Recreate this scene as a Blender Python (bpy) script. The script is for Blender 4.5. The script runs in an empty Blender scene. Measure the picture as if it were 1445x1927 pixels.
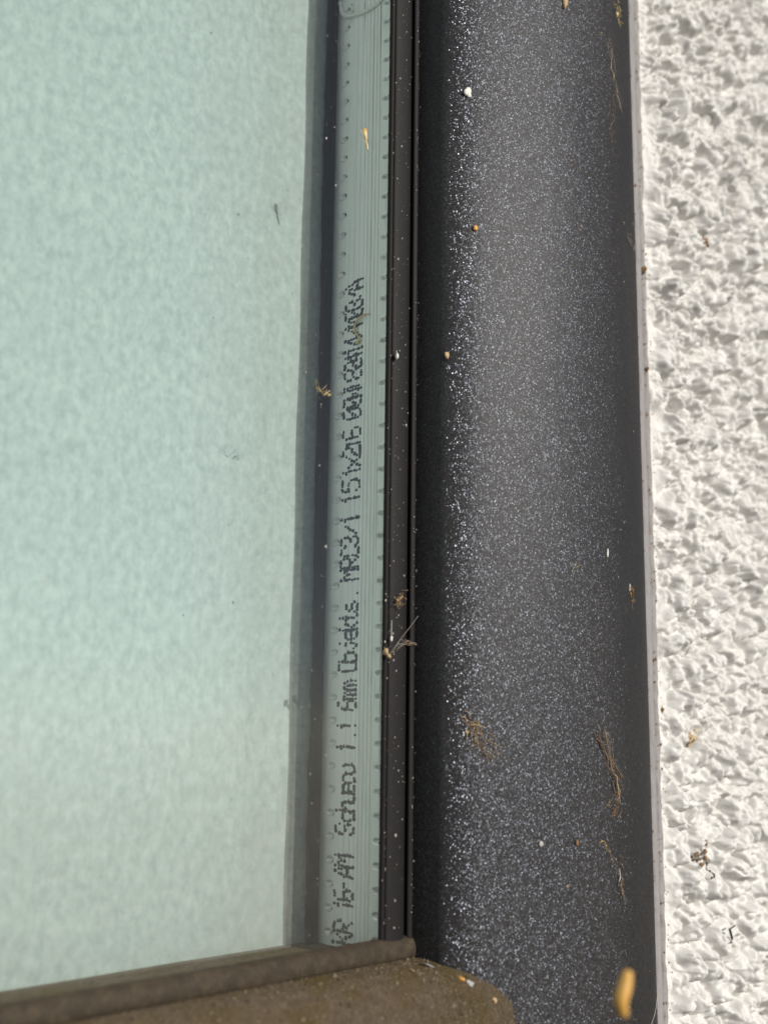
import bpy, math, random
import numpy as np
from mathutils import Vector, Matrix

S = 0.00067            # one drawing unit is 0.67 mm; the world is in metres
R = math.radians
sc = bpy.context.scene
col = sc.collection
rng = random.Random(11)

# ------------------------------------------------------------------ camera
def setup_camera():
    psi, th, ro = R(41.95), R(10.64), math.atan2(152, 11723)
    F = Vector((math.sin(psi)*math.cos(th), math.cos(psi)*math.cos(th), math.sin(th)))
    R0 = F.cross(Vector((0, 0, 1))).normalized()
    U0 = R0.cross(F)
    U = U0*math.cos(ro) - R0*math.sin(ro)
    X = R0*math.cos(ro) + U0*math.sin(ro)
    m = Matrix((( X.x, U.x, -F.x), (X.y, U.y, -F.y), (X.z, U.z, -F.z))).to_4x4()
    m.translation = Vector((0, -215*S, 0))
    cd = bpy.data.cameras.new('camera')
    cam = bpy.data.objects.new('camera', cd); col.objects.link(cam)
    cam.matrix_world = m
    cd.sensor_fit = 'VERTICAL'; cd.sensor_height = 36.0; cd.sensor_width = 27.0
    cd.lens = 2200/1927*36.0
    cd.clip_start = 0.005; cd.clip_end = 100
    cd.dof.use_dof = True
    cd.dof.focus_distance = 315*S
    cd.dof.aperture_fstop = 17.5
    sc.camera = cam
setup_camera()

# ------------------------------------------------------------------ daylight
SUN_EL, SUN_AZ = R(20.0), R(8.0)      # azimuth: to the right of the wall's normal
to_sun = Vector((math.sin(SUN_AZ)*math.cos(SUN_EL), -math.cos(SUN_AZ)*math.cos(SUN_EL), math.sin(SUN_EL)))
w = bpy.data.worlds.new('World'); sc.world = w; w.use_nodes = True
nt = w.node_tree; nt.nodes.clear()
sky = nt.nodes.new('ShaderNodeTexSky'); sky.sky_type = 'NISHITA'; sky.sun_disc = False
sky.sun_elevation = SUN_EL; sky.air_density = 1.0; sky.dust_density = 0.0; sky.ozone_density = 1.5; sky.altitude = 2000; sky.air_density = 1.0
sky.sun_rotation = math.atan2(to_sun.x, to_sun.y)
bg = nt.nodes.new('ShaderNodeBackground'); bg.inputs[1].default_value = 0.062
wo = nt.nodes.new('ShaderNodeOutputWorld')
hs = nt.nodes.new('ShaderNodeHueSaturation'); hs.inputs['Saturation'].default_value = 0.42   # thin high haze: a paler sky
nt.links.new(sky.outputs[0], hs.inputs['Color']); nt.links.new(hs.outputs[0], bg.inputs[0]); nt.links.new(bg.outputs[0], wo.inputs[0])
sl = bpy.data.lights.new('sun', 'SUN'); sl.energy = 3.9; sl.angle = R(0.5); sl.color = (1.0, 0.95, 0.87)
so = bpy.data.objects.new('sun', sl); col.objects.link(so)
so.rotation_euler = to_sun.to_track_quat('Z', 'Y').to_euler()
so.location = to_sun*1.0

sc.view_settings.view_transform = 'Standard'; sc.view_settings.look = 'None'
sc.view_settings.exposure = 0.0; sc.view_settings.gamma = 1.0
sc.render.engine = 'CYCLES'
sc.cycles.transparent_max_bounces = 24
sc.cycles.max_bounces = 10
sc.cycles.use_denoising = True

# ------------------------------------------------------------------ material helpers
class NT:
    def __init__(s, name):
        s.m = bpy.data.materials.new(name); s.m.use_nodes = True
        s.t = s.m.node_tree; s.t.nodes.clear()
        s.out = s.t.nodes.new('ShaderNodeOutputMaterial')
        s.tc = s.t.nodes.new('ShaderNodeTexCoord')
    def n(s, typ, **kw):
        nd = s.t.nodes.new('ShaderNode'+typ)
        for k, v in kw.items():
            if k.startswith('_'):
                setattr(nd, k[1:], v)
            else:
                key = int(k[1:]) if k[0] == 'i' and k[1:].isdigit() else k
                s.set(nd.inputs[key], v)
        return nd
    def set(s, inp, v):
        if isinstance(v, bpy.types.NodeSocket): s.t.links.new(v, inp)
        elif isinstance(v, bpy.types.Node): s.t.links.new(v.outputs[0], inp)
        else:
            if isinstance(v, tuple) and len(v) == 3 and inp.type == 'RGBA': v = (*v, 1)
            inp.default_value = v
    def noise(s, units, detail=3, rough=.55, vec=None, scale=(1, 1, 1)):
        mp = s.n('Mapping', Vector=vec or s.tc.outputs['Object'], Scale=scale)
        return s.n('TexNoise', Vector=mp, Scale=1/(units*S), Detail=detail, Roughness=rough)
    def ramp(s, fac, stops):
        r = s.n('ValToRGB', Fac=fac); e = r.color_ramp.elements
        while len(e) < len(stops): e.new(.5)
        for el, (p, c) in zip(e, stops):
            el.position = p; el.color = (c, c, c, 1) if isinstance(c, (int, float)) else (*c, 1)
        return r
    def math(s, op, a, b=0.0, c=None):
        nd = s.n('Math', _operation=op, i0=a, i1=b)
        if c is not None: s.set(nd.inputs[2], c)
        return nd
    def mixc(s, f, a, b, blend='MIX'):
        nd = s.n('Mix', _data_type='RGBA', _blend_type=blend)
        s.set(nd.inputs[0], f); s.set(nd.inputs[6], a); s.set(nd.inputs[7], b)
        return nd.outputs[2]
    def done(s, sh):
        s.set(s.out.inputs[0], sh); return s.m

def mat_plain(name, c, rough=.6, var=.25, units=3.0, spec=.4, sheen=0):
    a = NT(name)
    nz = a.noise(units)
    cc = a.mixc(nz.outputs[0], tuple(x*(1-var) for x in c), tuple(min(1, x*(1+var)) for x in c))
    b = a.n('BsdfPrincipled', **{'Base Color': cc, 'Roughness': rough, 'Specular IOR Level': spec})
    return a.done(b)

def mat_metal():
    a = NT('dark_flake_coating')
    obj = a.tc.outputs['Object']
    geo = a.n('NewGeometry')
    # flakes: every cell of about a third of a millimetre leans its own way
    vo = a.n('TexVoronoi', Vector=a.n('Mapping', Vector=obj, Scale=(1, 1, .62)), Scale=1/(0.20*S), Randomness=1.0)
    off = a.n('VectorMath', _operation='SUBTRACT', i0=vo.outputs['Color'], i1=(.5, .5, .5))
    sca = a.n('VectorMath', _operation='SCALE', i0=off); a.set(sca.inputs['Scale'], .82)
    add = a.n('VectorMath', _operation='ADD', i0=sca, i1=geo.outputs['Normal'])
    nrm = a.n('VectorMath', _operation='NORMALIZE', i0=add)
    sep = a.n('SeparateXYZ', Vector=vo.outputs['Color'])
    bright = a.ramp(sep.outputs[0], [(0, (.030, .033, .042)), (.55, (.050, .055, .069)), (.85, (.088, .095, .116)), (1, (.145, .155, .185))])
    flake = a.n('BsdfGlossy', Color=bright, Roughness=.36, Normal=nrm)
    peel = a.noise(.9, 2)
    bump = a.n('Bump', Strength=.35, Distance=.12*S, Height=peel.outputs[0])
    base = a.n('BsdfPrincipled', **{'Base Color': (.012, .013, .016), 'Roughness': .48, 'Specular IOR Level': .45, 'Normal': bump})
    mx = a.n('MixShader', Fac=.62); a.set(mx.inputs[1], base); a.set(mx.inputs[2], flake)
    # thin brown-grey dust film, patchy
    d1 = a.noise(26, 5, .6, scale=(1, 1, .35)); d2 = a.noise(1.1, 3, .7)
    dm = a.math('MULTIPLY', a.ramp(d1.outputs[0], [(.3, .0), (.75, 1)]), a.ramp(d2.outputs[0], [(.35, .15), (.7, 1)]))
    dust = a.n('BsdfDiffuse', Color=(.20, .178, .155))
    m2 = a.n('MixShader', Fac=a.math('MULTIPLY_ADD', dm, .15, .08)); a.set(m2.inputs[1], mx); a.set(m2.inputs[2], dust)
    return a.done(m2)

def mat_rail():
    # same coating, buried under settled brown dust wherever the surface faces up
    a = NT('dusty_rail_coating')
    obj = a.tc.outputs['Object']; geo = a.n('NewGeometry')
    vo = a.n('TexVoronoi', Vector=obj, Scale=1/(0.20*S))
    off = a.n('VectorMath', _operation='SUBTRACT', i0=vo.outputs['Color'], i1=(.5, .5, .5))
    sca = a.n('VectorMath', _operation='SCALE', i0=off); a.set(sca.inputs['Scale'], .80)
    add = a.n('VectorMath', _operation='ADD', i0=sca, i1=geo.outputs['Normal'])
    nrm = a.n('VectorMath', _operation='NORMALIZE', i0=add)
    flake = a.n('BsdfGlossy', Color=(.08, .084, .094), Roughness=.36, Normal=nrm)
    base = a.n('BsdfPrincipled', **{'Base Color': (.012, .013, .016), 'Roughness': .48})
    mx = a.n('MixShader', Fac=.42); a.set(mx.inputs[1], base); a.set(mx.inputs[2], flake)
    n1 = a.noise(2.2, 5, .65); n2 = a.noise(14, 4, .6); n3 = a.noise(.7, 2, .6)
    c1 = a.mixc(n1.outputs[0], (.055, .040, .026), (.20, .155, .108))
    c2 = a.mixc(a.ramp(n2.outputs[0], [(.4, 0), (.65, 1)]), c1, (.105, .078, .036))
    c3 = a.mixc(a.ramp(n3.outputs[0], [(.62, 0), (.72, .7)]), c2, (.24, .20, .15))
    bump = a.n('Bump', Strength=1.0, Distance=1.0*S, Height=a.math('ADD', n1.outputs[0], a.math('MULTIPLY', n3.outputs[0], .5)))
    dust = a.n('BsdfDiffuse', Color=c3, Roughness=.8, Normal=bump)
    up = a.n('SeparateXYZ', Vector=geo.outputs['Normal'])
    k = a.math('ADD', up.outputs[2], a.math('MULTIPLY_ADD', n1.outputs[0], .5, -.25))
    f = a.ramp(k, [(-.16, .12), (.06, .97)])
    m2 = a.n('MixShader', Fac=f); a.set(m2.inputs[1], mx); a.set(m2.inputs[2], dust)
    return a.done(m2)

def mat_rubber(name, dusty):
    a = NT(name)
    n1 = a.noise(3.0, 5, .7); n2 = a.noise(.55, 3, .7, scale=(1, 1, .4))
    b = a.n('BsdfPrincipled', **{'Base Color': (.012, .011, .012), 'Roughness': .62, 'Specular IOR Level': .22})
    dust = a.n('BsdfDiffuse', Color=a.mixc(n1.outputs[0], (.040, .030, .020), (.18, .138, .09)))
    k = a.math('MULTIPLY', a.ramp(n1.outputs[0], [(.3, .15), (.75, 1)]), a.ramp(n2.outputs[0], [(.4, .1), (.75, 1)]))
    f = a.math('MULTIPLY_ADD', k, .6 if dusty else .09, .35 if dusty else .0)
    m = a.n('MixShader', Fac=f); a.set(m.inputs[1], b); a.set(m.inputs[2], dust)
    return a.done(m)

def mat_glass(name, tint, dust, side, foot):
    a = NT(name)
    geo = a.n('NewGeometry')
    ior = a.math('MULTIPLY_ADD', geo.outputs['Backfacing'], 1/1.52-1.52, 1.52)
    fr = a.n('Fresnel', IOR=ior)
    tr = a.n('BsdfTransparent', Color=tint)
    gl = a.n('BsdfGlossy', Color=(1, 1, 1), Roughness=.0)
    m = a.n('MixShader', Fac=fr); a.set(m.inputs[1], tr); a.set(m.inputs[2], gl)
    if dust:
        n1 = a.noise(3.4, 5, .68, scale=(1, 1, .6)); n2 = a.noise(.30, 2, .6); n3 = a.noise(30, 3)
        k = a.math('ADD', a.math('MULTIPLY', a.ramp(n1.outputs[0], [(.38, 0), (.72, 1)]), dust*.8),
                   a.math('MULTIPLY', a.ramp(n2.outputs[0], [(.68, 0), (.74, 1)]), dust*1.6))
        k = a.math('MULTIPLY', k, a.math('MULTIPLY_ADD', n3.outputs[0], 1.2, .4))
        k = a.math('ADD', k, dust*.35)
        xyz = a.n('SeparateXYZ', Vector=a.tc.outputs['Object'])
        ex = a.n('MapRange', _interpolation_type='SMOOTHSTEP', Value=xyz.outputs[0]); ez = a.n('MapRange', _interpolation_type='SMOOTHSTEP', Value=xyz.outputs[2])
        for nd, (lo, hi) in ((ex, (-62*S, -8*S)), (ez, (175*S, 76*S))):
            nd.inputs[1].default_value = lo; nd.inputs[2].default_value = hi
        n4 = a.noise(2.6, 5, .7, scale=(1, 1, .45)); n5 = a.noise(16, 4, .6)
        ee = a.math('ADD', a.math('MULTIPLY', a.math('POWER', ex.outputs[0], 1.6), side), a.math('MULTIPLY', a.math('POWER', ez.outputs[0], 1.8), foot))
        kk = a.math('MULTIPLY', a.math('MULTIPLY', ee, a.ramp(n4.outputs[0], [(.3, .35), (.7, 1)])), a.math('MULTIPLY_ADD', n5.outputs[0], 1.2, .4))
        k = a.math('ADD', k, a.math('MULTIPLY', kk, dust*8.0))
        d = a.n('BsdfDiffuse', Color=(.62, .58, .54))
        m2 = a.n('MixShader', Fac=k); a.set(m2.inputs[1], m); a.set(m2.inputs[2], d)
        m = m2
    return a.done(m)

def mat_spacer():
    a = NT('satin_aluminium_spacer')
    lines = a.noise(.85, 2, .6, scale=(1, 1, .004))
    lines2 = a.noise(.40, 2, .6, scale=(1, 1, .02))
    fine = a.noise(.35, 3, .7, scale=(1, 1, .12))
    blot = a.noise(7, 5, .65)
    spk = a.noise(.55, 2, .5, scale=(1, .6, 1))
    c = a.mixc(fine.outputs[0], (.80, .83, .81), (.93, .95, .935))
    c = a.mixc(a.ramp(blot.outputs[0], [(.35, 0), (.7, .45)]), c, (.94, .94, .92))
    c = a.mixc(a.ramp(lines2.outputs[0], [(.30, .55), (.42, 0)]), c, (.44, .47, .46))
    c = a.mixc(a.ramp(lines.outputs[0], [(.31, .95), (.345, 0)]), c, (.14, .17, .17))
    c = a.mixc(a.ramp(spk.outputs[0], [(.72, 0), (.78, .8)]), c, (.95, .94, .90))
    c = a.mixc(a.ramp(spk.outputs[0], [(.22, .8), (.27, 0)]), c, (.16, .15, .13))
    bump = a.n('Bump', Strength=.35, Distance=.15*S, Height=lines2.outputs[0])
    b = a.n('BsdfPrincipled', **{'Base Color': c, 'Metallic': .10, 'Roughness': .5, 'Normal': bump})
    return a.done(b)

def mat_punched():
    a = NT('punched_bright_aluminium')
    n1 = a.noise(.5, 3)
    b = a.n('BsdfPrincipled', **{'Base Color': a.mixc(n1.outputs[0], (.88, .88, .86), (.98, .98, .96)), 'Metallic': .75, 'Roughness': .42})
    return a.done(b)

def mat_stucco():
    a = NT('white_render')
    n1 = a.noise(9, 5, .65); n2 = a.noise(1.0, 3, .6); n3 = a.noise(5, 4, .7)
    c = a.mixc(n1.outputs[0], (.66, .645, .62), (.79, .78, .76))
    c = a.mixc(a.ramp(n3.outputs[0], [(.66, 0), (.8, .5)]), c, (.50, .44, .36))
    bump = a.n('Bump', Strength=.5, Distance=.35*S, Height=n2.outputs[0])
    b = a.n('BsdfPrincipled', **{'Base Color': c, 'Roughness': .7, 'Specular IOR Level': .25, 'Normal': bump})
    return a.done(b)

def mat_sealant():
    a = NT('grey_sealant')
    n1 = a.noise(2.0, 4, .65, scale=(1, 1, .12)); n2 = a.noise(7, 4, .6)
    c = a.mixc(n1.outputs[0], (.22, .205, .205), (.40, .38, .38))
    c = a.mixc(a.ramp(n2.outputs[0], [(.6, 0), (.75, .6)]), c, (.22, .18, .15))
    bump = a.n('Bump', Strength=.4, Distance=.5*S, Height=n1.outputs[0])
    b = a.n('BsdfPrincipled', **{'Base Color': c, 'Roughness': .65, 'Specular IOR Level': .3, 'Normal': bump})
    return a.done(b)

def mat_blind():
    a = NT('off_white_woven_fabric')
    n1 = a.noise(2.3, 4, .62, scale=(1, 1, .72)); n2 = a.noise(40, 3); n3 = a.noise(7, 3, .5, scale=(.12, 1, 1))
    c = a.mixc(a.ramp(n1.outputs[0], [(.32, 0), (.68, 1)]), (.50, .535, .54), (.77, .79, .79))
    c = a.mixc(a.math('MULTIPLY', n2.outputs[0], .3), c, (.68, .70, .69))
    c = a.mixc(a.math('MULTIPLY', a.ramp(n3.outputs[0], [(.4, 0), (.6, 1)]), .14), c, (.60, .63, .64))
    d = a.n('BsdfDiffuse', Color=c); t = a.n('BsdfTranslucent', Color=c)
    m = a.n('MixShader', Fac=.15); a.set(m.inputs[1], d); a.set(m.inputs[2], t)
    return a.done(m)

M = dict(
    metal=mat_metal(), rail=mat_rail(),
    rubber=mat_rubber('black_rubber', False), rubber_dusty=mat_rubber('dusty_rubber', True),
    glass=mat_glass('green_tinted_glass', (.963, .989, .981), .006, 0.0, .8),
    glass_in=mat_glass('green_tinted_inner_glass', (.963, .989, .981), .016, 1.0, .8),
    spacer=mat_spacer(), punched=mat_punched(), hole=mat_plain('painted_hole_shade', (.012, .014, .014), .7, .2), ink=mat_plain('dark_ink', (.036, .042, .060), .7, .4, 1.0),
    stucco=mat_stucco(), sealant=mat_sealant(), blind=mat_blind(),
    butyl=mat_rubber('dirty_black_seal', False),
    bead=mat_plain('inner_frame_paint', (.030, .032, .036), .5, .2),
    straw=mat_plain('straw_fibre', (.72, .52, .24), .55, .3, .6),
    amber=mat_plain('amber_husk', (.70, .36, .09), .4, .45, .7),
    pale=mat_plain('pale_husk', (.80, .62, .32), .45, .3, .6),
    brown=mat_plain('brown_fibre', (.26, .145, .065), .7, .5, .5),
    tan=mat_plain('tan_fibre', (.50, .35, .20), .7, .4, .6),
    dark=mat_plain('dark_brown_dirt_and_shade', (.07, .042, .02), .8, .5, .6),
    black=mat_plain('black_chitin', (.012, .011, .012), .35, .2),
    white=mat_plain('white_paint', (.78, .77, .72), .6, .15, .5),
    grey=mat_plain('grey_paint_flake', (.42, .41, .40), .7, .3, .6),
    silk=mat_plain('spider_silk', (.62, .58, .50), .5, .2),
    resin=mat_plain('dried_milky_residue', (.88, .87, .80), .45, .25, 1.2),
    railgrain=mat_plain('brown_dust', (.10, .075, .048), .9, .4, 2.0), tan2=mat_plain('pale_dust', (.24, .19, .135), .9, .4, 2.0),
    seed=mat_plain('yellow_seed_skin', (.72, .40, .10), .5, .2, 2.0),
)

# ------------------------------------------------------------------ object helpers
def empty(name, label, cat, loc, group=None):
    o = bpy.data.objects.new(name, None); col.objects.link(o)
    o.empty_display_size = .01
    o.location = Vector(loc)*S; o['label'] = label; o['category'] = cat
    if group: o['group'] = group
    return o

def obj(name, verts, faces, m, parent=None, loc=None, smooth=False, label=None, cat=None, group=None, kind=None):
    """verts in drawing units, world frame; parent chain carries the offset"""
    v = np.asarray(verts, float)
    base = Vector((0, 0, 0))
    if parent is not None:
        p = parent
        while p is not None: base += p.location; p = p.parent
    origin = Vector(loc)*S if loc is not None else base.copy()
    me = bpy.data.meshes.new(name)
    me.from_pydata((v*S - np.array(origin)).tolist(), [], faces)
    if smooth: me.polygons.foreach_set('use_smooth', [True]*len(me.polygons))
    me.materials.append(m); me.update()
    o = bpy.data.objects.new(name, me); col.objects.link(o)
    if parent is not None: o.parent = parent
    o.location = origin - base
    if label: o['label'] = label
    if cat: o['category'] = cat
    if group: o['group'] = group
    if kind: o['kind'] = kind
    return o

def extrude(segs, axis, a, b, cap=True):
    """segs: polylines of (u, y) (u is x for axis z, z for axis x); each polyline is smooth, they meet in sharp edges"""
    V, Fc = [], []
    P = (lambda u, y, t: (u, y, t)) if axis == 'z' else (lambda u, y, t: (t, y, u))
    ring = []
    for sg in segs:
        i0 = len(V)
        for (u, y) in sg: V.append(P(u, y, a)); V.append(P(u, y, b))
        for k in range(len(sg)-1):
            i = i0+2*k; Fc.append((i, i+2, i+3, i+1))
        ring += list(sg[:-1])
    if cap:
        for t in (a, b):
            i0 = len(V)
            for (u, y) in ring: V.append(P(u, y, t))
            Fc.append(tuple(range(i0, i0+len(ring))))
    return V, Fc

def box(x0, x1, y0, y1, z0, z1):
    V = [(x, y, z) for x in (x0, x1) for y in (y0, y1) for z in (z0, z1)]
    return V, [(0, 1, 3, 2), (4, 6, 7, 5), (0, 4, 5, 1), (2, 3, 7, 6), (0, 2, 6, 4), (1, 5, 7, 3)]

def join(*parts):
    V, Fc = [], []
    for v, f in parts:
        n = len(V); V += [tuple(p) for p in v]; Fc += [tuple(i+n for i in q) for q in f]
    return V, Fc

def spline(pts, n):
    pts = [Vector(p) for p in pts]
    if len(pts) < 3: return [pts[0].lerp(pts[-1], i/n) for i in range(n+1)]
    out = []
    segs = len(pts)-1
    for i in range(n+1):
        t = i/n*segs; k = min(int(t), segs-1); f = t-k
        p0 = pts[max(k-1, 0)]; p1 = pts[k]; p2 = pts[k+1]; p3 = pts[min(k+2, segs)]
        out.append(.5*((2*p1) + (p2-p0)*f + (2*p0-5*p1+4*p2-p3)*f*f + (3*p1-p0-3*p2+p3)*f**3))
    return out

def tube(pts, rad, sides=5, n=None, flat=1.0):
    """rad: number or function of 0..1"""
    P = spline(pts, n or max(6, 4*len(pts)))
    rf = rad if callable(rad) else (lambda t: rad)
    V, Fc = [], []
    side = Vector((0, -1, 0))
    for i, p in enumerate(P):
        d = (P[min(i+1, len(P)-1)] - P[max(i-1, 0)])
        d = d.normalized() if d.length > 1e-9 else Vector((0, 0, 1))
        a = d.cross(side)
        a = a.normalized() if a.length > 1e-4 else d.orthogonal().normalized()
        b = d.cross(a).normalized()
        r = rf(i/(len(P)-1))
        for k in range(sides):
            q = 2*math.pi*k/sides
            V.append(p + a*(r*math.cos(q)) + b*(r*flat*math.sin(q)))
    for i in range(len(P)-1):
        for k in range(sides):
            k2 = (k+1) % sides
            Fc.append((i*sides+k, i*sides+k2, (i+1)*sides+k2, (i+1)*sides+k))
    Fc.append(tuple(range(sides))[::-1]); Fc.append(tuple(range((len(P)-1)*sides, len(P)*sides)))
    return V, Fc

def blob(c, rx, ry, rz, seed=0, rough=.25, nu=12, nv=8, rot=0.0):
    r = random.Random(seed); c = Vector(c)
    ph = [r.uniform(0, 6.28) for _ in range(6)]
    V, Fc = [], []
    def rr(u, v): return 1+rough*(.5*math.sin(2*u+ph[0])*math.sin(v*2+ph[1])+.35*math.sin(3*u+ph[2]+2*v)+.3*math.sin(5*u+ph[3])*math.sin(v+ph[4]))
    V.append(c+Vector((0, 0, rz)))
    for j in range(1, nv):
        v = math.pi*j/nv
        for i in range(nu):
            u = 2*math.pi*i/nu; k = rr(u, v)
            x, y, z = rx*k*math.sin(v)*math.cos(u), ry*k*math.sin(v)*math.sin(u), rz*k*math.cos(v)
            x, z = x*math.cos(rot)+z*math.sin(rot), -x*math.sin(rot)+z*math.cos(rot)
            V.append(c+Vector((x, y, z)))
    V.append(c+Vector((0, 0, -rz)))
    for i in range(nu): Fc.append((0, 1+i, 1+(i+1) % nu))
    for j in range(nv-2):
        for i in range(nu):
            a = 1+j*nu+i; b = 1+j*nu+(i+1) % nu
            Fc.append((a, a+nu, b+nu, b))
    last = len(V)-1; o = 1+(nv-2)*nu
    for i in range(nu): Fc.append((last, o+(i+1) % nu, o+i))
    return V, Fc

# ------------------------------------------------------------------ numpy noise for the render coat
def vnoise(x, z, scale, seed):
    g = np.random.RandomState(seed).rand(64, 64)
    x = x/scale; z = z/scale
    xi = np.floor(x).astype(int); zi = np.floor(z).astype(int)
    fx = x-xi; fz = z-zi
    fx = fx*fx*fx*(fx*(6*fx-15)+10); fz = fz*fz*fz*(fz*(6*fz-15)+10)
    G = lambda i, k: g[(xi+i) % 64, (zi+k) % 64]
    return (G(0, 0)*(1-fx)+G(1, 0)*fx)*(1-fz)+(G(0, 1)*(1-fx)+G(1, 1)*fx)*fz

def worley(x, z, scale, seed):
    r = np.random.RandomState(seed); gx = r.rand(96, 96); gz = r.rand(96, 96); gh = r.rand(96, 96)
    x = x/scale; z = z/scale
    xi = np.floor(x).astype(int); zi = np.floor(z).astype(int)
    f1 = np.full(x.shape, 9.); f2 = np.full(x.shape, 9.); hh = np.zeros(x.shape)
    for i in (-1, 0, 1):
        for k in (-1, 0, 1):
            a, b = (xi+i) % 96, (zi+k) % 96
            d = (xi+i+gx[a, b]-x)**2+(zi+k+gz[a, b]-z)**2
            n = d < f1
            f2 = np.where(n, f1, np.minimum(f2, d)); hh = np.where(n, gh[a, b], hh); f1 = np.where(n, d, f1)
    return np.sqrt(f1), np.sqrt(f2), hh

ZB, ZT = -125., 330.

# ================================================================== THE WINDOW
win = empty('window', 'dark metallic window frame with green-tinted double glazing and a dusty brown lower rail', 'window', (200, 0, ZB))

# jamb: rebate wall beside the glass, then the broad gently rounded face
face = [(204.2, -8.0), (204.5, -9.2), (205.3, -10.5)] + \
       [(207.4, -12.6), (210.4, -14.6), (214, -16.3), (218, -17.9), (223, -19.7), (229, -21.6), (235, -23.2), (242, -24.5), (249, -25.1), (256, -25.0), (262, -24.2), (267, -22.9), (271.5, -21.4), (275, -19.8)] + \
       [(276.3, -18.8), (276.6, -17.2)]
fv = [Vector((x, y, 0)) for x, y in face]
fsm = [(p.x, p.y) for p in spline(fv, 64)]
jamb_segs = [[(202.3, 2.0), (202.6, -0.4), (204.2, -8.0)], fsm, [(276.6, -17.2), (277.0, -6), (289, -5.2)], [(289, -5.2), (289, 40)], [(289, 40), (200.5, 40)], [(200.5, 40), (200.5, 2.0)], [(200.5, 2.0), (202.3, 2.0)]]
v, f = extrude(jamb_segs, 'z', ZB, ZT)
jamb = obj('jamb', v, f, M['metal'], win, smooth=True)

# lower rail: flat top away from the glass, rolling over into a front face
rt = [(-53.0, 1.0), (-53.2, -5.0), (-53.9, -9.5), (-55.6, -13.6), (-58.8, -16.6), (-63.2, -18.4), (-68, -19.3), (-73, -19.6)]
rsm = [(p.x, p.y) for p in spline([Vector((z, y, 0)) for z, y in rt], 40)]
rail_segs = [rsm, [(-73, -19.6), (ZB, -19.6)], [(ZB, -19.6), (ZB, 34)], [(ZB, 34), (-53.0, 34)], [(-53.0, 34), (-53.0, 1.0)]]
v, f = extrude(rail_segs, 'x', -110, 219.4)
v = [(x_, y_, z_+(x_-194)*.019) for x_, y_, z_ in v]
rail = obj('bottom_rail', v, f, M['rail'], win, smooth=True, label='lower rail with settled brown dust on its top')

# rubber gaskets
gp = [(193.1, .02), (193.15, -.5), (193.5, -.95), (193.95, -1.0), (194.2, -.75), (194.5, -1.15), (195.4, -1.45), (197.2, -1.6), (199.2, -1.5), (200.5, -.9), (200.9, .3)]
gs = [(p.x, p.y) for p in spline([Vector((a, b, 0)) for a, b in gp], 36)]
v, f = extrude([gs, [(200.9, .3), (201.3, .3)], [(201.3, .3), (201.3, -1.25)], [(201.3, -1.25), (201.5, -1.55), (202.6, -1.65), (202.95, -1.4)], [(202.95, -1.4), (202.3, .02)], [(202.3, .02), (193.1, .02)]], 'z', -50.5, ZT)
obj('gasket', v, f, M['rubber'], win, smooth=True)
hp = [(-48.0, .03), (-48.1, -.7), (-48.7, -1.6), (-50.0, -2.3), (-51.6, -2.5), (-52.8, -2.2), (-53.35, -1.4), (-53.5, -.6)]
hs = [(p.x, p.y) for p in spline([Vector((a, b, 0)) for a, b in hp], 32)]
v, f = extrude([hs, [(-53.5, -.6), (-53.5, .03)], [(-53.5, .03), (-48.0, .03)]], 'x', -110, 203.4)
v = [(x_, y_, z_+(x_-194)*.019) for x_, y_, z_ in v]
obj('gasket', v, f, M['rubber_dusty'], win, smooth=True, label='dust-coated rubber gasket along the lower edge')

# panes
v, f = box(-112, 204, .08, 4.0, -56, ZT); obj('outer_pane', v, f, M['glass'], win)
v, f = box(-112, 203, 28.0, 30.0, -62, ZT); obj('inner_pane', v, f, M['glass_in'], win)

# ---- spacer bar with punched perforations
XS, Y0, Y1 = 197.5, 4.02, 27.98
PITCH, ZP0 = 5.843, 201.5
rows = [(5.9, 1.3, .82), (23.7, 1.3, .82)]
HALF = (1.70, 1.4)                                   # half-size of a hole's cell in y and z
ys = [Y0, max(Y0+.02, rows[0][0]-HALF[0]), rows[0][0]+HALF[0], rows[1][0]-HALF[0], rows[1][0]+HALF[0], Y1]
NS = 16
V, Fc = [], []
def quad(y0, y1, z0, z1, x=XS):
    i = len(V); V.extend([(x, y0, z0), (x, y1, z0), (x, y1, z1), (x, y0, z1)]); Fc.append((i, i+1, i+2, i+3))
kmin, kmax = math.ceil((-56-ZP0)/PITCH), math.floor((235-ZP0)/PITCH)
centres = [ZP0+k*PITCH for k in range(kmin, kmax+1)]
zlo, zhi = centres[0]-PITCH/2, centres[-1]+PITCH/2
for (a, b) in ((ys[0], ys[1]), (ys[4], ys[5])): quad(a, b, zlo, zhi)
yc = ys[2]                                              # fine drawn grooves along the middle of the strip
for gy_ in (8.6, 10.0, 11.5, 13.1, 14.5, 16.3, 18.4):
    gw = .13 if gy_ < 14 else .09
    quad(yc, gy_-gw, zlo, zhi)
    i = len(V); V.extend([(XS, gy_-gw, zlo), (XS+.34, gy_, zlo), (XS+.34, gy_, zhi), (XS, gy_-gw, zhi)]); Fc.append((i, i+1, i+2, i+3))
    i = len(V); V.extend([(XS+.34, gy_, zlo), (XS, gy_+gw, zlo), (XS, gy_+gw, zhi), (XS+.34, gy_, zhi)]); Fc.append((i, i+1, i+2, i+3))
    yc = gy_+gw
quad(yc, ys[3], zlo, zhi)
quad(Y0, Y1, zhi, ZT-2)
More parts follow.
